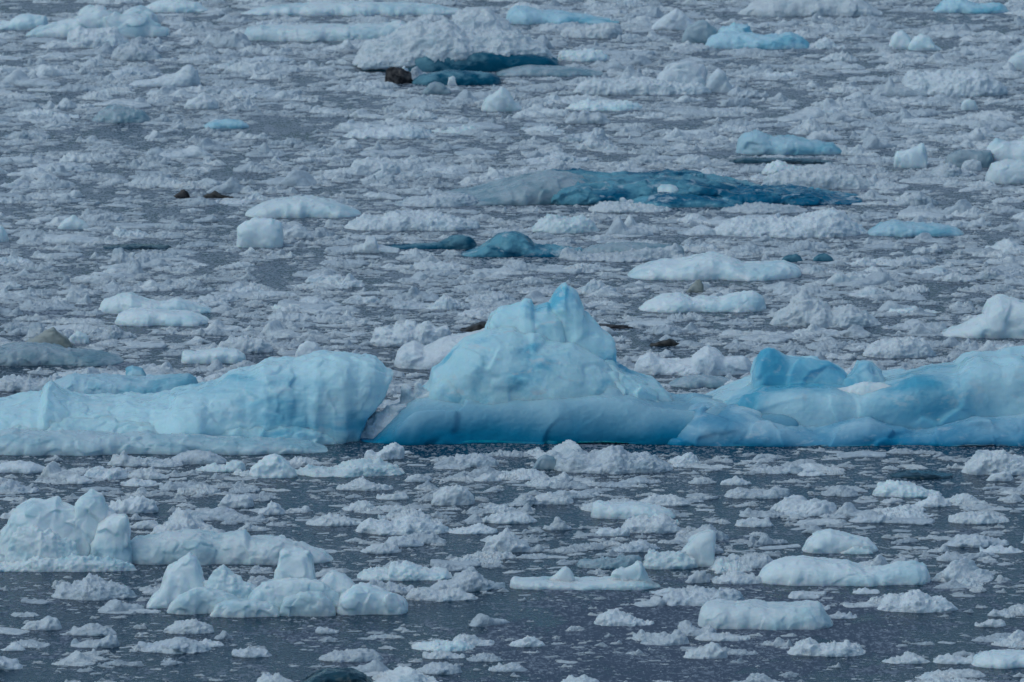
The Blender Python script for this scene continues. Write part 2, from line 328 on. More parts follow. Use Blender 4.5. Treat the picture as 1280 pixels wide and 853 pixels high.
berg('ice_floe', 'wide snowy floe with a deep teal underside at top centre', 'ice floe', [
 ('underside', 'teal', W_, [(452,86),(470,76),(500,70),(540,66),(600,64),(650,66),(685,70),(699,78)], 90, .5, 2.0, 0, None, dict(feat=.6)),
 ('snow_cap', 'snow', S_, [(440,74),(450,60),(462,52),(478,48),(495,44),(510,36),(520,30),(535,32),(560,28),(572,36),(585,42),(605,44),(625,40),(642,42),(660,50),(680,58),(696,70)], 90, .85, 1.6, .1, [(440,80),(480,78),(510,80),(540,76),(575,68),(640,70),(696,76)], dict(feat=.42, step=1.6)),
 ('snow_cap', 'snow', S_, [(556,44),(566,24),(574,14),(590,11),(612,13),(626,24),(640,34),(656,44)], 90, .7, 1.2, 2.2, None, dict(feat=.4)),
 ('snow_cap', 'snow', S_, [(478,52),(490,42),(505,34),(516,28),(530,27),(545,30),(556,44)], 90, .5, 1.0, 1.2, None, dict(feat=.35)),
 ('ledge', 'snow', S_, [(446,82),(460,72),(490,68),(515,69),(532,74)], 90, .35, .6, -.1, [(446,84),(500,82),(532,78)], dict(feat=.3)),
])
berg('ice_floe', 'long low dark teal clear ice floe, widest one above the central peak', 'ice floe', [
 ('body', 'turq', 'block', dn([(640,252),(665,232),(690,219),(722,218),(750,222),(790,221),(830,219),(865,219),(900,225),(930,232),(965,240),(990,248)], 5), 257, 1.2, 2.0, .2, None, dict(feat=.5)),
 ('tail', 'turq', 'block', dn([(880,252),(905,238),(940,232),(975,233),(1005,235),(1035,240),(1062,246),(1078,252)], 5), 257, .8, 1.2, 0, None, dict(feat=.35)),
 ('ledge', 'turq', 'smooth', dn([(770,254),(800,242),(840,238),(880,240),(920,247),(950,254)], 5), 259, .5, 1.0, -.1, None, dict(feat=.4)),
 ('left_shoulder', 'grey', 'smooth', dn([(540,258),(565,248),(600,237),(632,226),(655,218),(680,213),(702,214),(722,219),(742,228),(762,246)], 5), 258, 1.0, 1.6, .25, None, dict(feat=.6)),
 ('slab', 'ice', 'smooth', [(821,236),(826,232),(838,231),(846,234),(849,238)], 257, .3, .3, .3, [(821,240),(835,242),(849,240)], {}),
])
F_ = floe
F_('ice_floe', 'white floe with two shark-fin peaks and a flat left end, lower centre', 'ice floe', [(637,724),(640,721),(650,724),(680,725),(720,727),(740,726),(770,724),(800,724),(815,728),(826,735)], 738, 'ice', 'smooth', .3, .5, extra=[([(680,730),(686,724),(694,716),(702,709),(707,707),(712,710),(717,722),(720,731)], 736, .15, .14, 'fin'), ([(762,732),(765,714),(770,710),(781,711),(789,706),(797,700),(802,702),(806,714),(812,724),(824,735)], 737, .1, .18, 'fin')])
F_('ice_floe', 'white floe rising to one tall smooth rounded knob on its right, below the blue iceberg', 'ice floe', [(802,708),(808,696),(812,688),(820,692),(835,692),(850,692),(866,696),(874,706)], 712, 'ice', 'snow', .25, .35, extra=[([(843,706),(850,694),(857,684),(865,674),(876,667),(886,664),(892,665),(897,672),(899,684),(898,696),(893,706)], 710, .1, .28, 'fin')])
F_('ice_floe', 'low grey clear floe just left of the rounded knob floe', 'ice floe', [(721,706),(728,700),(750,699),(775,699),(792,694),(800,696),(803,708)], 711, 'grey', 'snow', .25)
F_('ice_floe', 'long rounded white floe with a waist, lower right', 'ice floe', [(946,722),(955,711),(968,703),(985,700),(1004,698),(1030,702),(1060,704),(1080,711),(1095,711),(1112,709),(1122,705),(1145,704),(1157,708),(1163,718),(1164,726)], 733, 'ice', 'smooth', .5, .7)
F_('ice_floe', 'thick rounded pale slab floe with a green-tinged waterline, below the long waisted floe', 'ice floe', [(872,776),(876,764),(884,756),(900,754),(920,756),(935,754),(960,758),(990,757),(1012,755),(1024,757),(1033,768),(1042,780)], 788, 'ice', 'smooth', .5, .7)
F_('ice_floe', 'grey-white lumpy floe just above left of the thick rounded slab', 'ice floe', [(822,754),(832,745),(846,741),(862,742),(878,738),(895,741),(910,737),(924,742),(932,752)], 758, 'crust', None)
F_('ice_floe', 'grey-white heaped snowy floe at lower right', 'ice floe', [(1096,763),(1105,750),(1112,745),(1125,748),(1135,741),(1150,741),(1165,748),(1182,751),(1198,760)], 766, 'snow', None)
F_('ice_floe', 'smooth bluish dome floe above the long waisted floe at lower right', 'ice floe', [(1002,688),(1010,674),(1022,666),(1038,663),(1055,668),(1072,672),(1086,676),(1098,686)], 692, 'ice', 'smooth', extra=[([(1050,690),(1065,684),(1085,686),(1092,690)], 693, 0, .1, 'snow')])
F_('ice_floe', 'flat white rounded slab cut by the right edge at the bottom', 'ice floe', [(1213,834),(1218,822),(1230,816),(1260,815),(1300,817),(1340,825)], 836, 'ice', 'smooth', .4)
F_('ice_floe', 'thin snowy floe touching the slab at the bottom right edge', 'ice floe', [(1166,829),(1175,820),(1190,819),(1205,823),(1222,824)], 830, 'snow')
F_('ice_floe', 'jagged white crusty floe at the bottom right below the thick rounded slab', 'ice floe', [(984,816),(1000,804),(1010,800),(1025,807),(1045,806),(1058,802),(1070,808),(1082,815)], 821, 'snow')
F_('ice_floe', 'small white crest floe between the two bottom right floes', 'ice floe', [(1102,826),(1120,823),(1135,819),(1150,820),(1163,827)], 830, 'snow')
F_('ice_floe', 'low white humped floe on the smooth grey slush, lower centre right', 'ice floe', [(742,777),(752,767),(765,764),(782,769),(800,776),(818,780)], 783, 'snow')
F_('ice_floe', 'low wavy white floe right of the jumbled ice blocks', 'ice floe', [(446,722),(458,714),(475,712),(486,715),(490,706),(498,708),(507,704),(522,708),(540,714),(558,714),(566,720)], 727, 'ice', 'snow')
F_('ice_floe', 'flat crusty white floe right of the tip of the jumbled ice blocks', 'ice floe', [(507,742),(515,736),(530,735),(548,740),(575,741),(590,743),(598,749)], 752, 'snow')
F_('ice_floe', 'grey-white humped floe below the lumpy growler at lower left', 'ice floe', [(64,747),(72,735),(80,730),(90,733),(102,729),(110,721),(122,726),(145,733),(160,736),(172,745)], 750, 'crust')
F_('ice_floe', 'flat-topped pale floe below the right half of the peaked iceberg', 'ice floe', [(738,642),(741,630),(748,628),(775,630),(800,629),(820,633),(838,638),(845,644)], 650, 'ice', 'smooth')
F_('ice_floe', 'broad lumpy white floe below the gap between the two icebergs', 'ice floe', [(444,664),(450,655),(462,650),(478,651),(492,655),(510,648),(530,650),(545,656),(562,658)], 669, 'snow', None)
F_('ice_floe', 'white snow-capped floe in the water below the left end of the peaked iceberg', 'ice floe', [(539,630),(547,614),(558,608),(572,609),(585,612),(594,622)], 632, 'snow', None)
F_('ice_floe', 'smooth white dome-shaped floe just below the snout of the left iceberg', 'ice floe', [(310,592),(320,580),(332,572),(342,569),(355,573),(366,584),(372,593)], 598, 'ice', 'snow')
F_('ice_floe', 'long thin white floe with a smooth hump, right of the dome-shaped floe', 'ice floe', [(366,593),(385,584),(400,587),(420,588),(438,579),(455,575),(475,578),(495,586),(506,591)], 597, 'ice', 'snow')
F_('ice_chunk', 'clear wedge-shaped ice chunk just below the middle of the peaked iceberg', 'ice chunk', [(665,586),(672,574),(680,569),(692,570),(698,584)], 587, 'grey', 'fin')
F_('ice_floe', 'rubbly white floe with small spikes just below the peaked iceberg', 'ice floe', [(692,584),(696,566),(702,572),(722,568),(738,571),(750,568),(762,560),(775,560),(784,570),(805,569),(822,574),(842,584)], 592, 'crust')
F_('ice_chunk', 'low bright white chunk below the rubbly spiked floe', 'ice chunk', [(662,628),(672,620),(688,617),(702,620),(717,627)], 631, 'snow')
F_('ice_chunk', 'small bright round chunk at the snout-side waterline of the peaked iceberg', 'ice chunk', [(455,572),(457,564),(464,562),(470,568),(480,560),(495,556),(505,563)], 575, 'snow')
F_('ice_floe', 'domed white floe at the right edge just below the iceberg foot', 'ice floe', [(1202,590),(1212,578),(1224,565),(1240,564),(1252,562),(1264,570),(1280,574),(1300,586)], 594, 'snow', None, extra=[([(1232,600),(1242,592),(1256,588),(1268,596)], 602, 0, .12, 'snow')])
F_('ice_floe', 'smooth-topped white floe left of the domed floe below the iceberg foot', 'ice floe', [(1090,618),(1098,608),(1112,601),(1128,602),(1140,606),(1160,612),(1178,617)], 622, 'ice', 'snow')
F_('ice_floe', 'low cream-white dome floe at the left edge under the left iceberg', 'ice floe', [(-25,588),(0,581),(22,577),(42,580),(60,587)], 592, 'snow', 'smooth')
F_('ice_chunk', 'spiky white chunk just under the middle of the left iceberg', 'ice chunk', [(134,580),(142,572),(150,570),(155,562),(161,571),(175,573),(192,579)], 583, 'snow')
F_('ice_floe', 'smooth dull grey dome floe under the right half of the left iceberg', 'ice floe', [(208,578),(225,567),(245,564),(262,566),(284,576)], 581, 'crust', 'smooth')
F_('ice_chunk', 'small white chunk with a raised right end below the left iceberg', 'ice chunk', [(244,590),(262,583),(282,583),(296,576),(305,578),(308,586)], 590, 'ice', 'snow')
F_('ice_floe', 'very dark clear teal ice lump awash at the right below the iceberg foot', 'ice floe', [(1112,597),(1125,592),(1145,590),(1170,592),(1192,597)], 599, 'deep', 'ice', .3)
F_('ice_floe', 'black-teal clear ice lump awash at the bottom edge', 'ice floe', [(375,856),(392,846),(410,839),(438,837),(455,843),(468,855)], 862, 'deep', 'ice', .4)
# upper field
F_('ice_floe', 'pale floe cut by the left edge at the very top left', 'ice floe', [(-40,34),(-10,27),(14,27),(20,20),(38,18),(56,20),(62,32)], 38, 'ice', 'ice')
F_('ice_floe', 'broad pale aqua floe with two humps near the top left corner', 'ice floe', [(32,44),(50,34),(72,28),(92,26),(102,20),(112,14),(122,10),(134,13),(150,20),(165,19),(182,22),(192,32),(212,38)], 47, 'ice', 'block', extra=[([(95,26),(100,12),(112,7),(124,12),(130,24)], 30, .2, .4), ([(148,26),(160,12),(175,9),(190,14),(198,26)], 34, .2, .4)])
F_('ice_floe', 'lumpy white snow floe in front of the two-humped aqua floe', 'ice floe', [(82,56),(86,42),(98,35),(112,38),(128,37),(145,38),(152,48),(165,56)], 60, 'snow')
F_('ice_floe', 'white crusty floe right below the two-humped aqua floe', 'ice floe', [(138,72),(148,58),(165,54),(178,58),(195,66),(205,74)], 76, 'crust')
F_('ice_floe', 'long thin pale floe at the top edge left of centre', 'ice floe', [(300,18),(325,10),(360,6),(400,4),(450,3),(500,4),(540,6),(580,12)], 20, 'ice', 'smooth', .6)
F_('ice_floe', 'pale aqua floe at the top edge left of the long thin one', 'ice floe', [(178,10),(195,2),(215,-2),(245,4),(262,12)], 16, 'ice', 'ice')
F_('ice_floe', 'long flat pale aqua floe left of the wide snowy floe', 'ice floe', [(302,47),(308,35),(325,32),(360,33),(400,32),(440,32),(475,31),(500,26),(514,32),(522,44)], 52, 'ice', 'smooth', .6)
F_('ice_chunk', 'dark brown and black debris-laden ice chunk below the wide snowy floe', 'ice chunk', [(481,100),(484,88),(492,84),(502,86),(510,90),(516,98)], 105, 'dirt', 'snow')
F_('ice_chunk', 'tiny white nub of ice leaning on the debris-laden chunk', 'ice chunk', [(499,92),(501,85),(506,82),(509,88),(511,93)], 101, 'snow', 'block')
F_('ice_floe', 'flat dark grey-teal slab right of the debris-laden chunk', 'ice floe', [(514,101),(525,95),(540,92),(560,89),(590,90),(615,93),(627,98)], 107, 'teal', 'ice', .5)
F_('ice_chunk', 'slate grey wedge of clear ice below the flat dark teal slab', 'ice chunk', [(528,114),(536,106),(543,102),(554,105),(564,114)], 118, 'grey', 'fin')
F_('ice_chunk', 'small bright white nub on the flat dark teal slab', 'ice chunk', [(559,104),(561,97),(566,95),(571,99),(573,104)], 107, 'snow', 'block')
F_('ice_floe', 'smooth blue-grey floe at the top right of the wide snowy floe', 'ice floe', [(630,28),(636,14),(645,8),(658,9),(675,14),(700,15),(725,18),(745,22),(775,28)], 31, 'aqua', 'smooth', .6)
F_('ice_floe', 'white two-lobed floe right of the wide snowy floe, upper of two', 'ice floe', [(698,46),(706,37),(718,33),(732,36),(745,32),(760,28),(774,30),(778,36)], 48, 'snow')
F_('ice_floe', 'white flat floe right of the wide snowy floe, lower of two', 'ice floe', [(696,73),(700,65),(712,64),(725,64),(740,63),(752,65),(762,70)], 77, 'ice', 'snow')
F_('ice_floe', 'long grey-blue awash floe in front of the teal underside', 'ice floe', [(620,92),(640,86),(662,82),(690,84),(720,86),(755,92)], 96, 'grey', 'smooth')
F_('ice_growler', 'white growler with a tall rounded block leaning right near the top', 'growler', [(716,112),(728,102),(745,98),(765,101),(785,99),(805,97),(820,100),(840,104),(870,106),(890,110)], 119, 'snow', None, .4, .5, extra=[([(818,110),(824,94),(832,84),(845,78),(860,77),(876,82),(882,88),(880,98),(888,112)], 117, .2, .4, 'block'), ([(880,114),(888,98),(898,87),(906,90),(910,102),(918,114)], 117, .15, .3, 'block')])
F_('ice_chunk', 'white triangular hump near the top right of centre', 'ice chunk', [(814,34),(826,24),(838,15),(845,12),(854,18),(864,26),(874,34)], 38, 'snow', 'ice')
F_('ice_chunk', 'dull grey-green ice lump right of the white triangular hump', 'ice chunk', [(852,48),(860,32),(872,26),(884,26),(896,36),(898,46)], 54, 'grey', 'ice')
F_('ice_floe', 'blue floe with a white snow cap on its left near the top right', 'ice floe', [(880,58),(888,46),(905,40),(935,42),(955,44),(972,44),(988,41),(1002,46),(1014,56)], 62, 'aqua', 'ice', .6, extra=[([(894,48),(902,36),(918,31),(934,32),(942,42)], 58, .3, .5, 'snow')])
F_('ice_floe', 'broad pale snow floe at the top edge right of centre', 'ice floe', [(922,18),(938,6),(958,-2),(990,-6),(1040,-6),(1070,-2),(1088,8),(1104,18)], 21, 'snow', 'ice', .8)
F_('ice_floe', 'pale blue floe at the top edge towards the right corner', 'ice floe', [(1165,14),(1180,2),(1200,-2),(1220,6),(1250,4),(1262,12)], 17, 'aqua', 'ice')
F_('ice_chunk', 'pair of joined rounded white knobs near the top right', 'ice chunk', [(1110,60),(1114,48),(1120,40),(1128,38),(1136,44),(1140,52),(1142,60)], 62, 'ice', 'ice', .25, extra=[([(1134,60),(1142,48),(1152,43),(1162,46),(1168,56),(1178,62)], 64, .05, .3)])
F_('ice_chunk', 'smooth rounded white knob cut by the right edge near the top', 'ice chunk', [(1257,84),(1262,73),(1272,66),(1290,62),(1310,75)], 88, 'ice', 'ice')
F_('ice_floe', 'wide flat rubbly white floe near the right edge, upper field', 'ice floe', [(1126,100),(1138,90),(1160,92),(1185,90),(1205,90),(1222,88),(1235,97),(1250,104),(1262,114)], 121, 'snow', 'snow', .7, .9)
F_('ice_chunk', 'round white knob alone right of centre in the upper field', 'ice chunk', [(1201,136),(1205,127),(1212,123),(1219,128),(1223,136)], 138, 'ice', 'ice')
F_('ice_floe', 'bright light-blue floe above the right half of the long teal floe', 'ice floe', [(919,190),(924,174),(932,167),(945,164),(958,168),(975,172),(995,172),(1018,177),(1040,180),(1054,190)], 194, 'aqua', 'ice', .5)
F_('ice_floe', 'dark wet ice strip just below the bright light-blue floe', 'ice floe', [(908,203),(930,198),(960,199),(1000,199),(1040,202)], 205, 'deep', 'smooth', .3)
F_('ice_chunk', 'tilted clear wedge of ice right of the bright light-blue floe', 'ice chunk', [(1117,198),(1121,190),(1135,187),(1148,184),(1153,178),(1156,190),(1159,206)], 210, 'ice', 'fin')
F_('ice_chunk', 'pointed clear sliver standing on a low floe, upper right field', 'ice chunk', [(1088,118),(1096,108),(1108,106),(1112,95),(1117,104),(1130,108),(1160,116)], 121, 'crust', 'fin')
F_('ice_floe', 'smooth grey slab near the right edge beside the tilted wedge', 'ice floe', [(1182,202),(1186,193),(1200,188),(1220,189),(1238,188),(1243,200)], 210, 'grey', 'ice')
F_('ice_chunk', 'small round white lump in front of the smooth grey slab', 'ice chunk', [(1201,210),(1206,202),(1216,199),(1225,203),(1228,210)], 214, 'snow', 'ice')
F_('ice_floe', 'pale blue floe at the right edge behind the smooth grey slab', 'ice floe', [(1226,200),(1236,182),(1245,173),(1262,178),(1300,176),(1330,190)], 208, 'ice', 'ice')
F_('ice_floe', 'bluish white dome at the right edge level with the long teal floe', 'ice floe', [(1231,222),(1240,206),(1252,202),(1270,202),(1300,203),(1325,220)], 230, 'ice', 'ice')
F_('ice_floe', 'pale snowy floe behind the right end of the long teal floe', 'ice floe', [(950,228),(965,219),(985,214),(1010,214),(1040,212),(1060,216),(1080,224),(1100,232)], 237, 'snow', 'snow', .4)
F_('ice_chunk', 'white chunk above the pale snowy floe, below the dark wet strip', 'ice chunk', [(952,216),(960,206),(975,202),(988,207),(1010,212)], 219, 'ice', 'snow')
F_('ice_floe', 'white snow bank along the left end of the long teal floe', 'ice floe', [(492,256),(515,248),(540,246),(560,242),(585,244),(600,250)], 259, 'crust', 'snow')
F_('ice_floe', 'curved dark teal streak of ice left of the teal cone', 'ice floe', [(476,310),(500,307),(525,306),(548,304),(560,298),(574,294),(588,297),(597,304)], 312, 'teal', 'ice', .3)
F_('ice_floe', 'teal cone-shaped ice with a low right tail, above the central peak', 'ice floe', [(575,317),(600,310),(612,302),(628,292),(645,291),(658,298),(668,308),(695,309),(732,313)], 322, 'turq', 'ice', .5)
F_('ice_floe', 'smooth pale aqua block left of the dark teal streak', 'ice floe', [(295,300),(298,284),(306,276),(322,273),(340,275),(350,280),(354,296)], 310, 'ice', 'smooth')
F_('ice_floe', 'low smooth pale floe above the smooth aqua block', 'ice floe', [(306,266),(328,255),(352,249),(380,247),(405,250),(425,256),(452,266)], 273, 'ice', 'smooth', .6)
F_('ice_floe', 'long white rubble floe right of the smooth aqua block', 'ice floe', [(430,282),(455,270),(480,272),(495,264),(520,268),(545,268),(570,274),(600,278)], 289, 'snow')
F_('ice_chunk', 'small white cube-like chunk left of the dark teal streak', 'ice chunk', [(440,308),(456,305),(458,296),(470,296),(472,306),(500,312)], 316, 'snow', 'fin')
F_('ice_floe', 'pale humped floe below the left half of the long teal floe', 'ice floe', [(664,289),(674,277),(686,269),(698,272),(715,277),(728,270),(738,276),(750,288)], 292, 'ice', 'snow')
F_('ice_floe', 'greenish grey floe with white rim right of the teal cone', 'ice floe', [(720,318),(740,308),(765,304),(800,305),(835,307),(852,308),(858,318)], 322, 'grey', 'smooth', .4)
F_('ice_floe', 'rubbly white strip in front of the greenish grey floe', 'ice floe', [(698,322),(703,310),(720,316),(745,318),(775,316),(800,314),(825,312),(852,306),(856,320)], 327, 'crust')
F_('ice_floe', 'long smooth pale floe with a pointed left end, right of the peak top', 'ice floe', [(784,344),(800,334),(825,328),(850,326),(872,320),(890,318),(912,322),(930,330),(955,330),(980,328),(1002,336)], 351, 'ice', 'smooth', .8)
F_('ice_chunk', 'small dark grey fin of ice below the long smooth pale floe', 'ice chunk', [(858,363),(864,357),(870,351),(876,348),(880,360)], 366, 'silt', 'fin')
F_('ice_floe', 'whitish floe with rounded right end below the dark grey fin', 'ice floe', [(798,387),(812,376),(830,370),(850,369),(865,374),(880,372),(900,375),(918,368),(940,364),(956,372),(958,384)], 391, 'ice', 'ice')
F_('ice_floe', 'heaped white floe with a peaked top right of the iceberg peak', 'ice floe', [(962,402),(974,390),(988,384),(996,374),(1003,368),(1014,376),(1030,382),(1040,390),(1052,384),(1064,384),(1078,393),(1102,403)], 410, 'snow', 'snow', .5)
F_('ice_floe', 'pale blue domed floe at the right edge above the iceberg', 'ice floe', [(1176,419),(1195,410),(1215,403),(1232,394),(1238,380),(1250,373),(1268,375),(1300,380),(1330,400)], 424, 'ice', 'ice', .6)
F_('ice_floe', 'rubbly white floe just above the horns of the iceberg', 'ice floe', [(1078,438),(1092,430),(1110,427),(1120,423),(1140,424),(1158,427),(1164,436),(1172,444)], 448, 'snow')
F_('ice_floe', 'white floe with a central cone between the peak and the horns', 'ice floe', [(792,458),(800,448),(812,442),(824,449),(845,452),(864,450),(872,440),(885,433),(896,438),(906,448),(930,447),(942,456)], 470, 'snow', 'ice', .5)
F_('ice_floe', 'low grey wet floe below the white cone floe', 'ice floe', [(835,480),(855,472),(880,470),(905,474),(930,480)], 485, 'grey', 'smooth')
F_('ice_chunk', 'thin brown silt-covered chunk right of the iceberg peak', 'ice chunk', [(812,430),(826,427),(838,424),(850,430)], 433, 'silt_brown', 'block', .1)
F_('ice_chunk', 'thin black strip of ice just right of the iceberg peak', 'ice chunk', [(738,408),(750,405),(765,406),(780,407),(792,410)], 411, 'dirt', 'smooth', .15)
F_('ice_chunk', 'dark brown wet chunk against the left side of the peak', 'ice chunk', [(575,414),(588,408),(598,404),(607,403),(620,408)], 415, 'silt_brown', 'block', .2)
F_('ice_floe', 'smooth grey-white ramp leaning behind the left shoulder of the peaked iceberg', 'ice floe', [(492,452),(498,440),(505,434),(518,430),(530,436),(545,430),(560,424),(590,417),(620,412)], 462, 'snow', 'smooth', .7)
F_('ice_floe', 'row of white rounded lumps between the left iceberg and the brown chunk', 'ice floe', [(462,428),(470,414),(478,409),(490,412),(500,406),(511,404),(520,408),(533,401),(542,408),(560,410),(566,420)], 434, 'snow')
F_('ice_chunk', 'pale rounded block above the snout of the left iceberg', 'ice chunk', [(368,444),(374,432),(384,427),(395,428),(401,436),(406,446)], 449, 'snow', 'smooth')
F_('ice_floe', 'flat grey-green slab floe above the middle of the left iceberg', 'ice floe', [(226,448),(229,440),(245,440),(262,438),(280,436),(296,438),(306,444),(308,450)], 455, 'ice', 'wall')
F_('ice_floe', 'crusty white floe behind the flat grey-green slab', 'ice floe', [(268,438),(278,427),(288,421),(305,424),(325,425),(342,434)], 442, 'snow')
F_('ice_chunk', 'olive grey silty pyramid of ice near the left edge', 'ice chunk', [(28,430),(44,421),(56,415),(66,410),(74,416),(82,422),(90,432)], 436, 'silt', 'fin')
F_('ice_chunk', 'small bright white chunk right of the silty pyramid', 'ice chunk', [(84,428),(88,419),(98,414),(106,418),(112,427)], 430, 'ice', 'snow')
F_('ice_floe', 'low blue-grey wet floe below the silty pyramid', 'ice floe', [(-30,442),(0,434),(30,430),(60,433),(90,438),(120,441),(155,449)], 458, 'grey', 'ice', .6)
F_('ice_floe', 'long blue-grey floe with a small raised block behind the left iceberg', 'ice floe', [(50,492),(70,478),(90,468),(120,470),(150,472),(180,474),(210,471),(235,468),(250,478)], 498, 'aqua', 'smooth', .6, extra=[([(156,480),(160,463),(166,459),(178,461),(188,478)], 490, .2, .3, 'block')])
F_('ice_floe', 'rough white snow bank left of the long blue-grey floe', 'ice floe', [(-10,480),(8,470),(30,474),(50,478),(70,470),(82,476),(86,484)], 490, 'crust')
F_('ice_floe', 'smooth low pale floe in the left field, lower of two overlapping', 'ice floe', [(143,404),(147,393),(165,387),(188,386),(210,390),(240,392),(262,400)], 408, 'ice', 'smooth', .5)
F_('ice_floe', 'greyish pale floe in the left field, upper of two overlapping', 'ice floe', [(122,386),(130,374),(148,370),(165,367),(180,374),(200,378),(222,373),(240,380),(266,388)], 394, 'ice', 'ice', .5)
F_('ice_floe', 'thin dark teal strip of clear ice in the left field', 'ice floe', [(128,310),(145,308),(165,307),(190,307),(214,310)], 312, 'deep', 'ice', .3)
F_('ice_chunk', 'small dark bird-shaped scrap of ice in the left field', 'ice chunk', [(215,246),(222,242),(226,238),(231,237),(236,242),(238,247)], 248, 'dirt', 'fin', .08)
F_('ice_chunk', 'low dark flecked scrap right of the bird-shaped scrap', 'ice chunk', [(254,244),(264,241),(269,238),(276,243),(292,247)], 248, 'silt_brown', 'fin', .1)
F_('ice_chunk', 'white chunk with a peaked right end in the upper left field', 'ice chunk', [(158,106),(180,100),(200,97),(220,92),(232,84),(238,82),(246,90),(252,104)], 109, 'snow', 'ice', .35)
F_('ice_chunk', 'white rounded hump below the peaked chunk, upper left field', 'ice chunk', [(230,132),(238,126),(248,121),(257,118),(266,124),(274,133)], 137, 'snow', 'snow')
F_('ice_floe', 'teal-edged flat floe in the upper left field', 'ice floe', [(255,157),(268,151),(285,149),(302,151),(312,157)], 161, 'aqua', 'smooth')
F_('ice_floe', 'grey floe with a dark teal spot in the upper left field', 'ice floe', [(114,150),(128,139),(142,133),(160,137),(178,140),(188,149)], 154, 'grey', 'snow', .5)
F_('ice_chunk', 'small white pyramid chunk below the wide snowy floe', 'ice chunk', [(601,136),(608,124),(618,117),(627,108),(636,116),(643,126),(654,135)], 140, 'ice', 'ice', .35)
F_('ice_floe', 'thin bright white floe left of centre in the upper field', 'ice floe', [(428,171),(445,163),(470,163),(495,160),(512,157),(530,163),(546,170)], 174, 'snow')
F_('ice_floe', 'flat bright white floe below the growler with the leaning block', 'ice floe', [(706,137),(718,130),(735,126),(760,128),(785,127),(804,132)], 139, 'ice', 'snow')
F_('ice_chunk', 'spiky white chunk under the flat bright floe', 'ice chunk', [(706,153),(718,141),(724,144),(730,137),(738,143),(748,142),(764,152)], 155, 'crust', 'block')
F_('ice_floe', 'soft white rounded floe left of the long teal floe', 'ice floe', [(436,214),(444,203),(458,198),(478,200),(492,204),(502,213)], 218, 'snow', 'snow')
F_('ice_floe', 'long white heaped floe below the right end of the long teal floe', 'ice floe', [(885,290),(910,278),(935,273),(960,276),(990,277),(1010,270),(1030,266),(1042,262),(1056,269),(1066,278),(1086,290)], 297, 'snow', 'snow', .7)
F_('ice_floe', 'blue-tinted flat floe with a teal right end, right field', 'ice floe', [(1084,290),(1100,280),(1118,276),(1140,280),(1170,281),(1196,286),(1205,292)], 296, 'aqua', 'smooth', .5)
F_('ice_chunk', 'small teal clear ice lump, left one of a pair in the right field', 'ice chunk', [(976,325),(984,319),(996,318),(1004,324)], 328, 'teal', 'ice')
F_('ice_chunk', 'small teal clear ice lump, right one of a pair in the right field', 'ice chunk', [(1016,324),(1023,318),(1034,317),(1042,323)], 327, 'teal', 'ice')
F_('ice_chunk', 'pale aqua lump cut by the left edge in the upper field', 'ice chunk', [(-25,298),(-10,286),(2,281),(9,290),(11,300)], 303, 'ice', 'ice')
F_('ice_chunk', 'small smooth pale hump in the left field below the dark scraps', 'ice chunk', [(72,284),(80,275),(90,269),(100,275),(112,283)], 287, 'ice', 'ice')
F_('ice_chunk', 'tiny white nub in front of the middle of the long teal floe', 'ice chunk', [(771,252),(774,247),(779,247),(784,251),(790,250),(796,254)], 257, 'snow', 'block')
F_('ice_floe', 'low bright brash bank in front of the long teal floe, under its white slab', 'ice floe', [(735,262),(750,255),(770,253),(790,257),(815,258),(840,262)], 266, 'snow')
F_('ice_floe', 'low crusty bank in front of the right tail of the long teal floe', 'ice floe', [(900,264),(925,258),(950,256),(985,259),(1010,263)], 267, 'crust')
F_('ice_floe', 'grey-white rubble wedged in the gap between the two big icebergs', 'ice floe', [(440,548),(448,540),(456,530),(466,523),(478,514),(490,508),(502,504),(515,508)], 549, 'snow', 'snow', .25, .5)
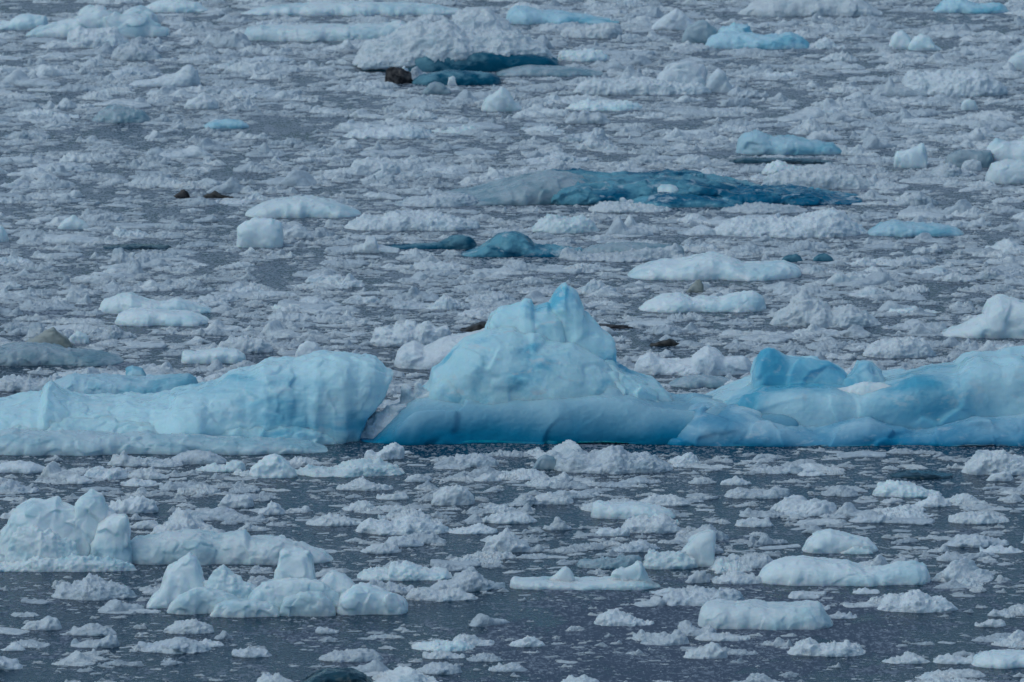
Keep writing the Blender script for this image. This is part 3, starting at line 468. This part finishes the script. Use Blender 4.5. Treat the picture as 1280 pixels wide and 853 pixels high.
# small white pieces that nothing but their place tells apart
G1 = 'small white chunks in the water before the icebergs'; L1 = 'small rough white ice chunk floating in the open water nearer than the icebergs'
for top, yb in [
 ([(184,670),(196,661),(212,656),(228,655),(242,663)], 673), ([(128,638),(142,629),(158,625),(178,621),(192,626),(198,636)], 643), ([(160,660),(172,652),(186,650),(200,658)], 661),
 ([(272,632),(282,622),(298,621),(310,618),(318,628)], 635), ([(322,641),(334,634),(339,625),(345,629),(356,640)], 644), ([(382,657),(396,649),(412,645),(432,648),(452,655)], 658),
 ([(450,689),(462,683),(478,680),(492,682),(502,688)], 692), ([(478,682),(490,673),(505,670),(522,675),(530,682)], 684), ([(602,688),(608,676),(618,670),(632,665),(646,672),(656,676),(664,684)], 691),
 ([(678,660),(690,655),(697,647),(706,654),(716,659)], 663), ([(742,668),(752,660),(770,662),(788,662)], 671), ([(776,660),(790,650),(812,647),(830,645),(845,654),(852,662)], 667),
 ([(856,727),(866,718),(876,715),(888,722)], 729), ([(890,726),(905,719),(925,716),(942,719),(954,726)], 731), ([(846,792),(850,778),(858,775),(865,783),(876,787),(888,782),(896,788)], 795),
 ([(868,798),(885,791),(905,793),(925,795),(938,799)], 802), ([(800,806),(822,799),(838,797),(846,790),(856,799),(862,805)], 807), ([(854,822),(866,813),(880,810),(892,804),(902,812),(910,820)], 824),
 ([(564,801),(575,792),(590,795),(602,800),(618,803)], 808), ([(636,806),(650,799),(664,796),(682,804)], 809), ([(398,824),(415,816),(435,816),(455,812),(470,815),(480,822)], 828),
 ([(516,838),(535,833),(552,829),(568,832),(578,838)], 843), ([(528,821),(545,814),(562,817),(582,821)], 824), ([(394,790),(402,784),(415,786),(424,790)], 792),
 ([(82,791),(98,785),(115,781),(132,785),(146,790)], 795), ([(26,785),(38,777),(52,776),(60,770),(70,773),(78,783)], 788), ([(88,808),(108,802),(125,801),(138,792),(146,794),(150,803)], 810),
 ([(204,788),(220,779),(240,776),(258,780),(268,787)], 793), ([(1108,706),(1125,698),(1140,700),(1152,705)], 708), ([(1180,682),(1200,672),(1220,669),(1240,674),(1262,680)], 684),
 ([(1225,690),(1240,683),(1258,685),(1280,690)], 692), ([(1170,700),(1182,692),(1196,694),(1210,700)], 702), ([(1234,770),(1242,762),(1252,766),(1268,768)], 771), ([(1218,782),(1240,774),(1258,778)], 784),
 ([(860,690),(870,684),(888,681),(905,688)], 693), ([(918,655),(935,649),(960,650),(968,656)], 659), ([(900,602),(920,596),(940,603)], 607), ([(905,618),(925,611),(955,617),(970,610),(986,611),(990,620)], 624),
 ([(1010,640),(1025,635),(1030,628),(1037,640)], 645), ([(1060,650),(1080,645),(1105,644),(1122,651)], 654), ([(1142,632),(1155,625),(1172,620),(1190,630)], 634), ([(1185,650),(1205,640),(1235,643),(1262,650)], 655),
 ([(0,645),(20,638),(45,640),(60,646)], 650), ([(100,690),(0,0)], 0) if False else ([(590,600),(610,594),(628,598)], 602), ([(505,600),(520,592),(540,596)], 603), ([(600,650),(625,643),(655,642),(672,649)], 655),
 ([(560,665),(580,660),(602,657),(622,662)], 668), ([(420,612),(440,602),(455,600),(470,606),(492,610)], 614), ([(470,622),(495,616),(512,620)], 625), ([(75,600),(95,594),(108,597),(118,602)], 605),
 ([(150,606),(165,598),(182,602),(205,605)], 608), ([(160,594),(172,587),(196,590),(212,597)], 599), ([(0,812),(18,806),(32,810)], 814), ([(238,806),(256,801),(280,805)], 809), ([(320,850),(335,844),(352,846),(368,852)], 856),
 ([(290,816),(310,810),(326,814),(340,820)], 822), ([(1008,760),(1022,755),(1038,760)], 763), ([(1030,770),(1050,766),(1072,772)], 774), ([(985,745),(1003,740),(1025,746)], 749), ([(1065,740),(1080,735),(1100,741)], 743),
 ([(610,838),(640,828),(660,836)], 840), ([(700,852),(730,845),(750,850)], 856)]:
    if yb: F_('ice_chunk', L1, 'ice chunk', top, yb, 'snow' if (yb * 7) % 3 else 'crust', 'snow', group=G1)
N_TRACED_CHUNKS = sum(1 for o in COL.objects if o.name.startswith('ice_chunk'))
# ------------------------------------------------------------------ loose brash: sizes, places
rs = np.random.RandomState(5)
CLEAR = [  # open leads and smooth slush, as ground ellipses given by their centre and size in the photograph: px, py, half width px, half height px, strength
 (700, 775, 260, 28, .95), (560, 562, 400, 8, 1), (1180, 785, 190, 14, .9), (900, 835, 330, 14, .8), (1000, 565, 400, 6, .6), (380, 785, 120, 12, .7), (200, 722, 200, 7, .8), (60, 575, 300, 4, .7), (620, 720, 90, 14, .5), (950, 845, 300, 10, .8), (60, 12, 120, 7, .9)]
def density(px, py):
    d = np.interp(py, [-200, 0, 120, 300, 430, 540, 560, 640, 720, 780, 853, 1100], [1, 1, 1, 1, .92, .8, .55, .55, .45, .32, .26, .26])
    for cx, cy, rx, ry, k in CLEAR:
        q = ((px - cx) / rx) ** 2 + ((py - cy) / ry) ** 2
        d = d * (1 - k * np.clip(1.35 - q, 0, 1))
    return d
X0, X1, Y0, Y1 = -24., 24., 92., 268.
def scatter(n_per_m2, smin, smax, power, clump, seed, dpow=1.0, box=None):
    X0, X1, Y0, Y1 = box or (-24., 24., 92., 268.)
    r = np.random.RandomState(seed); n = int((X1 - X0) * (Y1 - Y0) * n_per_m2)
    X = r.uniform(X0, X1, n); Y = r.uniform(Y0, Y1, n)
    px, py = project(X, Y); d = density(px, py); d = np.where((py > 553) & (py < 572), np.minimum(d, 1) ** max(dpow, .8), d.clip(0) ** dpow)
    c = fbm(np.stack([X / 1.1, Y / 1.9, 0 * X], -1), 77, 3); c2 = fbm(np.stack([X / .35, Y / .7, 0 * X + 4], -1), 79, 2)
    d = d * np.clip(.75 + clump * (c * 1.15 + c2 * 1.1), 0.04, 1.5) / 1.3
    k = r.rand(n) < d
    X, Y = X[k], Y[k]; n = len(X)
    u = r.rand(n); s = (smin ** -power + u * (smax ** -power - smin ** -power)) ** (-1 / power)
    return X, Y, s
def keep_clear(X, Y, s, m=0.0):
    k = np.ones(len(X), bool)
    for a, b, c, d in FOOT: k &= ~((X > a - m) & (X < b + m) & (Y > c - .05 - m - np.minimum(.55, s * 1.1)) & (Y < d + m))
    return k
X, Y, S = scatter(40, .10, 1.1, 1.9, 1.05, 1)
k = keep_clear(X, Y, S, .02); X, Y, S = X[k], Y[k], S[k]
px, py = project(X, Y)
inview = (px > -25) & (px < 1305) & (py > -8) & (py < 866)
show = np.where(inview, S * FPX / Y, 0)
order = np.argsort(-show)
N_GEN = 298 - N_TRACED_CHUNKS
big = order[:N_GEN]; rest = np.setdiff1d(np.arange(len(X)), big)
# lump shapes, one metre long
def lump(seed, sty='snow', ns=30, nt=16):
    r = np.random.RandomState(seed); xs = np.linspace(-.5, .5, ns); u = xs * 2
    h = r.uniform(.10, .22); z = h * (1 - np.abs(u) ** 2.2) ** .8
    q = np.stack([xs * 3.2 + seed, 0 * xs, 0 * xs], -1); z = z * (.75 + .75 * fbm(q, seed, 4, .6))
    if r.rand() < .35:
        c = r.uniform(-.6, .6); w = r.uniform(.18, .35); z = z + r.uniform(.06, .2) * np.exp(-((u - c) / w) ** 2) * (1 - np.abs(u) ** 4)
    z = np.maximum(z, .025)
    P, F = loft_local(xs, z, 0 * xs, r.uniform(.2, .36), r.uniform(.25, .42), sty, seed, nt, feat=r.uniform(.12, .24), drop=.15, cr=r.uniform(.07, .13))
    return P, F
def heap(seed, ns, nt):
    r = np.random.RandomState(seed); gs = []
    for i in range(r.randint(2, 6)):
        P, F = lump(seed * 7 + i, 'block' if r.rand() < .12 else 'snow', ns, nt); s = r.uniform(.25, .62) if i else r.uniform(.7, .95)
        P = P * np.array([s, s * r.uniform(.8, 1.3), s ** .8 * r.uniform(.7, 1.3)]) + np.array([r.uniform(-.36, .36) if i else 0, r.uniform(-.3, .3), 0]); gs.append((P, F))
    return join_geo(gs)
big_var = [mesh_from('ice_chunk', *(heap(900 + i, 70, 36) if i % 3 else lump(900 + i, 'snow', 80, 40))) for i in range(36)]
for i, m in enumerate(big_var): m.materials.append(M['snow' if i % 3 else 'crust'])
for i, m in enumerate([big_var[4], big_var[16], big_var[28]]): m.materials.clear(); m.materials.append(M['ice'])
for n_, i in enumerate(big):
    o = bpy.data.objects.new('ice_chunk', big_var[rs.randint(len(big_var))]); COL.objects.link(o)
    s = S[i] * rs.uniform(.95, 1.2); o.location = (X[i], Y[i], -.01)
    o.scale = (s, s * rs.uniform(.8, 1.2), min(s, .8) * rs.uniform(.7, 1.15)); o.rotation_euler = (0, 0, rs.uniform(-.5, .5) + (math.pi if rs.rand() < .5 else 0))
    if py[i] > 556: tag(o, 'rough snowy ice lump drifting between the larger floes in the near field', 'ice chunk', 'rough snowy lumps of the near field')
    else: tag(o, 'rough snowy ice lump packed among the brash in the far field behind the icebergs', 'ice chunk', 'rough snowy lumps of the far field')
# ------------------------------------------------------------------ the rest of the brash: one object, geometry nodes on its own mesh
def brash(name, label, cat, variants, X, Y, S, zs, mat, seed, xs=(1.0, 1.45)):
    r = np.random.RandomState(seed)
    gs = [v for v in variants]; V, F = join_geo(gs); nv = len(V); pts = np.stack([X, Y, np.full(len(X), -.005)], -1)
    me = bpy.data.meshes.new(name); tot = np.concatenate([V, pts]).astype(np.float32)
    me.vertices.add(len(tot)); me.vertices.foreach_set('co', tot.ravel())
    me.loops.add(F.size); me.loops.foreach_set('vertex_index', F.astype(np.int32).ravel())
    me.polygons.add(len(F)); me.polygons.foreach_set('loop_start', np.arange(0, F.size, 4, dtype=np.int32)); me.update(calc_edges=True)
    me.polygons.foreach_set('use_smooth', np.full(len(F), True))
    vid = np.concatenate([np.full(len(g[1]), i) for i, g in enumerate(gs)]).astype(np.int32)
    a = me.attributes.new('variant', 'INT', 'FACE'); a.data.foreach_set('value', vid)
    n = len(tot); ispt = np.zeros(n, bool); ispt[nv:] = True
    me.attributes.new('spot', 'BOOLEAN', 'POINT').data.foreach_set('value', ispt)
    m = len(X); pad = lambda z: np.concatenate([np.zeros((nv,) + z.shape[1:]), z])
    me.attributes.new('pick', 'INT', 'POINT').data.foreach_set('value', pad(r.randint(0, len(gs), m)).astype(np.int32))
    rot = np.stack([0 * X, 0 * X, r.uniform(-.6, .6, m) + math.pi * (r.rand(m) < .5)], -1)
    me.attributes.new('turn', 'FLOAT_VECTOR', 'POINT').data.foreach_set('vector', pad(rot).astype(np.float32).ravel())
    scl = np.stack([S * r.uniform(*xs, m), S * r.uniform(.8, 1.2, m), S * r.uniform(zs[0], zs[1], m)], -1)
    me.attributes.new('size', 'FLOAT_VECTOR', 'POINT').data.foreach_set('vector', pad(scl).astype(np.float32).ravel())
    me.attributes.new('tint', 'FLOAT', 'POINT').data.foreach_set('value', pad(r.rand(m)).astype(np.float32))
    me.materials.append(mat)
    ng = bpy.data.node_groups.new(name, 'GeometryNodeTree')
    ng.interface.new_socket('Geometry', in_out='INPUT', socket_type='NodeSocketGeometry'); ng.interface.new_socket('Geometry', in_out='OUTPUT', socket_type='NodeSocketGeometry')
    N = ng.nodes; L = ng.links.new; gi = N.new('NodeGroupInput'); go = N.new('NodeGroupOutput')
    def attr(nm, dt):
        q = N.new('GeometryNodeInputNamedAttribute'); q.data_type = dt; q.inputs['Name'].default_value = nm; return q.outputs['Attribute']
    sep = N.new('GeometryNodeSeparateGeometry'); sep.domain = 'POINT'; L(gi.outputs[0], sep.inputs[0]); L(attr('spot', 'BOOLEAN'), sep.inputs[1])
    spl = N.new('GeometryNodeSplitToInstances'); spl.domain = 'FACE'; L(sep.outputs[1], spl.inputs[0]); L(attr('variant', 'INT'), spl.inputs['Group ID'])
    mp = N.new('GeometryNodeMeshToPoints'); L(sep.outputs[0], mp.inputs[0])
    iop = N.new('GeometryNodeInstanceOnPoints'); L(mp.outputs[0], iop.inputs['Points']); L(spl.outputs['Instances'], iop.inputs['Instance'])
    iop.inputs['Pick Instance'].default_value = True; L(attr('pick', 'INT'), iop.inputs['Instance Index'])
    L(attr('turn', 'FLOAT_VECTOR'), iop.inputs['Rotation']); L(attr('size', 'FLOAT_VECTOR'), iop.inputs['Scale'])
    L(iop.outputs[0], go.inputs[0])
    o = obj(name, me, None); md = o.modifiers.new('brash', 'NODES'); md.node_group = ng
    return tag(o, label, cat, kind='stuff')
def brash_mat(name, a, b, c):
    t = NT(name); at = t.n.new('ShaderNodeAttribute'); at.attribute_type = 'INSTANCER'; at.attribute_name = 'tint'
    f = t.ramp(t.noise(t.tc.outputs['Object'], 5, 4, .6), .4, .7)
    col = t.mix(f, t.mix(t.ramp(at.outputs['Fac'], .15, .9), b, a), c)
    hs = t.n.new('ShaderNodeHueSaturation'); t.link(col, hs.inputs['Color']); t.link(t.math('MULTIPLY_ADD', t.noise(t.tc.outputs['Object'], 13, 4, .75), .7, .65), hs.inputs['Value'])
    t.link(hs.outputs[0], t.b.inputs['Base Color']); t.b.inputs['Roughness'].default_value = .7; t.b.inputs['IOR'].default_value = 1.31
    t.b.inputs['Subsurface Weight'].default_value = .2; t.b.inputs['Subsurface Radius'].default_value = (.03, .04, .05); t.b.inputs['Subsurface Scale'].default_value = 1
    t.link(t.bump(t.noise(t.tc.outputs['Object'], 16, 4, .65), .8, .04), t.b.inputs['Normal'])
    return t.m
mb = brash_mat('brash ice', (.78, .82, .85), (.50, .56, .62), (.58, .65, .71))
def plate(seed):
    r = np.random.RandomState(seed); xs = np.linspace(-.5, .5, 40); z = .05 + .05 * fbm(np.stack([xs * 2.5 + seed, 0 * xs, 0 * xs], -1), seed, 3) + r.uniform(0, .07) * (.5 + xs * r.choice([-1, 1]))
    return loft_local(xs, np.maximum(z, .02), 0 * xs, r.uniform(.25, .42), r.uniform(.25, .42), 'wall', seed, 20, feat=.2, drop=.1)
vs = [plate(2600 + i) for i in range(8)] + [lump(2700 + i, 'block', 34, 18) for i in range(5)] + [heap(2000 + i, 48, 26) if i % 3 else lump(2000 + i, 'snow', 60, 28) for i in range(42)]
brash('brash_ice', 'dense field of broken white brash ice covering the water', 'brash ice', vs, X[rest], Y[rest], S[rest] * 1.05, (.75, 1.3), mb, 3)
fa = scatter(70, .05, .18, 1.4, 1.0, 2, .5, (-24., 24., 131., 268.)); fb = scatter(330, .028, .13, 1.5, 1.2, 6, .35, (-15., 15., 94., 131.))
Xc, Yc, Sc = [np.concatenate(q) for q in zip(fa, fb)]
kc = keep_clear(Xc, Yc, Sc); Xc, Yc, Sc = Xc[kc], Yc[kc], Sc[kc]
mc = brash_mat('awash crumbs', (.74, .78, .82), (.16, .21, .27), (.50, .57, .63))
vc = [lump(3000 + i, 'snow', 12, 9) for i in range(12)]
brash('ice_crumbs', 'fine ice crumbs scattered over the slush between the floes', 'ice crumbs', vc, Xc, Yc, Sc, (.5, .95), mc, 4, (.85, 1.2))
# ------------------------------------------------------------------ water with slush
t = NT('sea water with grease ice'); g = t.n.new('ShaderNodeNewGeometry'); P = g.outputs['Position']
sp = t.n.new('ShaderNodeSeparateXYZ'); t.link(P, sp.inputs[0])
pack = t.ramp(sp.outputs[1], 112, 165)                                  # the pack gets closer away from the camera
n1 = t.noise(t.map(P, (.16, .07, 1)), 1, 5, .6, .5)
n2 = t.noise(t.map(P, (1.3, .7, 1)), 1, 5, .65, .4)
n3 = t.noise(t.map(P, (9, 4.5, 1)), 1, 4, .7)
n4 = t.noise(t.map(P, (22, 8, 1)), 1, 3, .7)
film = t.ramp(t.math('ADD', t.math('ADD', t.math('MULTIPLY', n2, .42), t.math('MULTIPLY', n3, .16)), t.math('ADD', t.math('MULTIPLY', n1, .42), t.ramp(sp.outputs[1], 114.5, 119, .02, -.055))), .495, .55)
spk = t.ramp(t.math('ADD', t.math('ADD', t.math('MULTIPLY', n3, .4), t.math('MULTIPLY', n4, .4)), t.math('ADD', t.math('MULTIPLY', n2, .2), t.math('MULTIPLY', pack, .045))), .50, .575)
water = (.006, .032, .060); grease = (.10, .125, .175); crumb = (.42, .47, .54)
c = t.mix(t.math('MULTIPLY', film, .85), water, grease); c = t.mix(t.math('MULTIPLY', spk, t.ramp(pack, 0, 1, .45, .66)), c, crumb)
hole = t.ramp(t.math('ADD', t.math('MULTIPLY', n4, .6), t.math('MULTIPLY', n3, .4)), .34, .42, 1, 0)
c = t.mix(t.math('MULTIPLY', hole, .8), c, water)
t.link(c, t.b.inputs['Base Color'])
t.link(t.math('MULTIPLY_ADD', t.math('MAXIMUM', film, spk), .5, .08), t.b.inputs['Roughness']); t.b.inputs['IOR'].default_value = 1.33
t.b.inputs['Specular IOR Level'].default_value = .1
hh = t.math('ADD', t.math('MULTIPLY', n3, .5), t.math('MULTIPLY', n2, .5))
t.link(t.bump(hh, .5, .06, t.bump(n4, .5, .02)), t.b.inputs['Normal'])
gm = bpy.data.meshes.new('sea'); E = 6000
gm.from_pydata([(-E, -300, 0), (E, -300, 0), (E, 9000, 0), (-E, 9000, 0)], [], [(0, 1, 2, 3)])
tag(obj('sea', gm, t.m), 'dark slate sea water skinned with grey slush and grease ice', 'sea', kind='structure')
# ------------------------------------------------------------------ light, sky, camera
ELEV, AZ = 58, -112                                 # soft light from the upper left, a little behind the camera's left side
w = bpy.data.worlds.new('World'); scene.world = w; w.use_nodes = True; wt = w.node_tree
bg = wt.nodes['Background']; sky = wt.nodes.new('ShaderNodeTexSky'); sky.sky_type = 'NISHITA'; sky.sun_disc = False
sky.sun_elevation = R(ELEV); sky.sun_rotation = R(AZ); sky.air_density = 1.0; sky.dust_density = 2.5; sky.ozone_density = 2.0
hs = wt.nodes.new('ShaderNodeHueSaturation'); hs.inputs['Saturation'].default_value = 1.0
tn = wt.nodes.new('ShaderNodeMix'); tn.data_type = 'RGBA'; tn.blend_type = 'MULTIPLY'; tn.inputs[0].default_value = 1; tn.inputs[7].default_value = (.765, .975, 1.0, 1)
wt.links.new(sky.outputs[0], hs.inputs['Color']); wt.links.new(hs.outputs[0], tn.inputs[6]); wt.links.new(tn.outputs[2], bg.inputs[0]); bg.inputs[1].default_value = .145
sl = bpy.data.lights.new('sun', 'SUN'); sl.energy = .6; sl.angle = R(60); sl.color = (1, .985, .96)
so = bpy.data.objects.new('sun', sl); COL.objects.link(so); so.location = (-40, 60, 60)
from mathutils import Vector
d = Vector((math.sin(R(AZ)) * math.cos(R(ELEV)), math.cos(R(AZ)) * math.cos(R(ELEV)), math.sin(R(ELEV))))
so.rotation_euler = d.to_track_quat('Z', 'Y').to_euler()
cam = bpy.data.cameras.new('camera'); co = bpy.data.objects.new('camera', cam); COL.objects.link(co); scene.camera = co
co.location = (0, 0, CH); co.rotation_euler = (math.pi / 2 - PITCH, 0, 0)
cam.sensor_width = 36; cam.sensor_fit = 'HORIZONTAL'; cam.lens = 18 / math.tan(HFOV / 2); cam.clip_start = 1; cam.clip_end = 12000
cam.dof.use_dof = True; cam.dof.focus_distance = 128; cam.dof.aperture_fstop = 4.5
scene.view_settings.view_transform = 'Standard'; scene.view_settings.look = 'None'; scene.view_settings.gamma = 1
scene.view_settings.exposure = -.5
scene.cycles.max_bounces = 6; scene.cycles.use_denoising = True
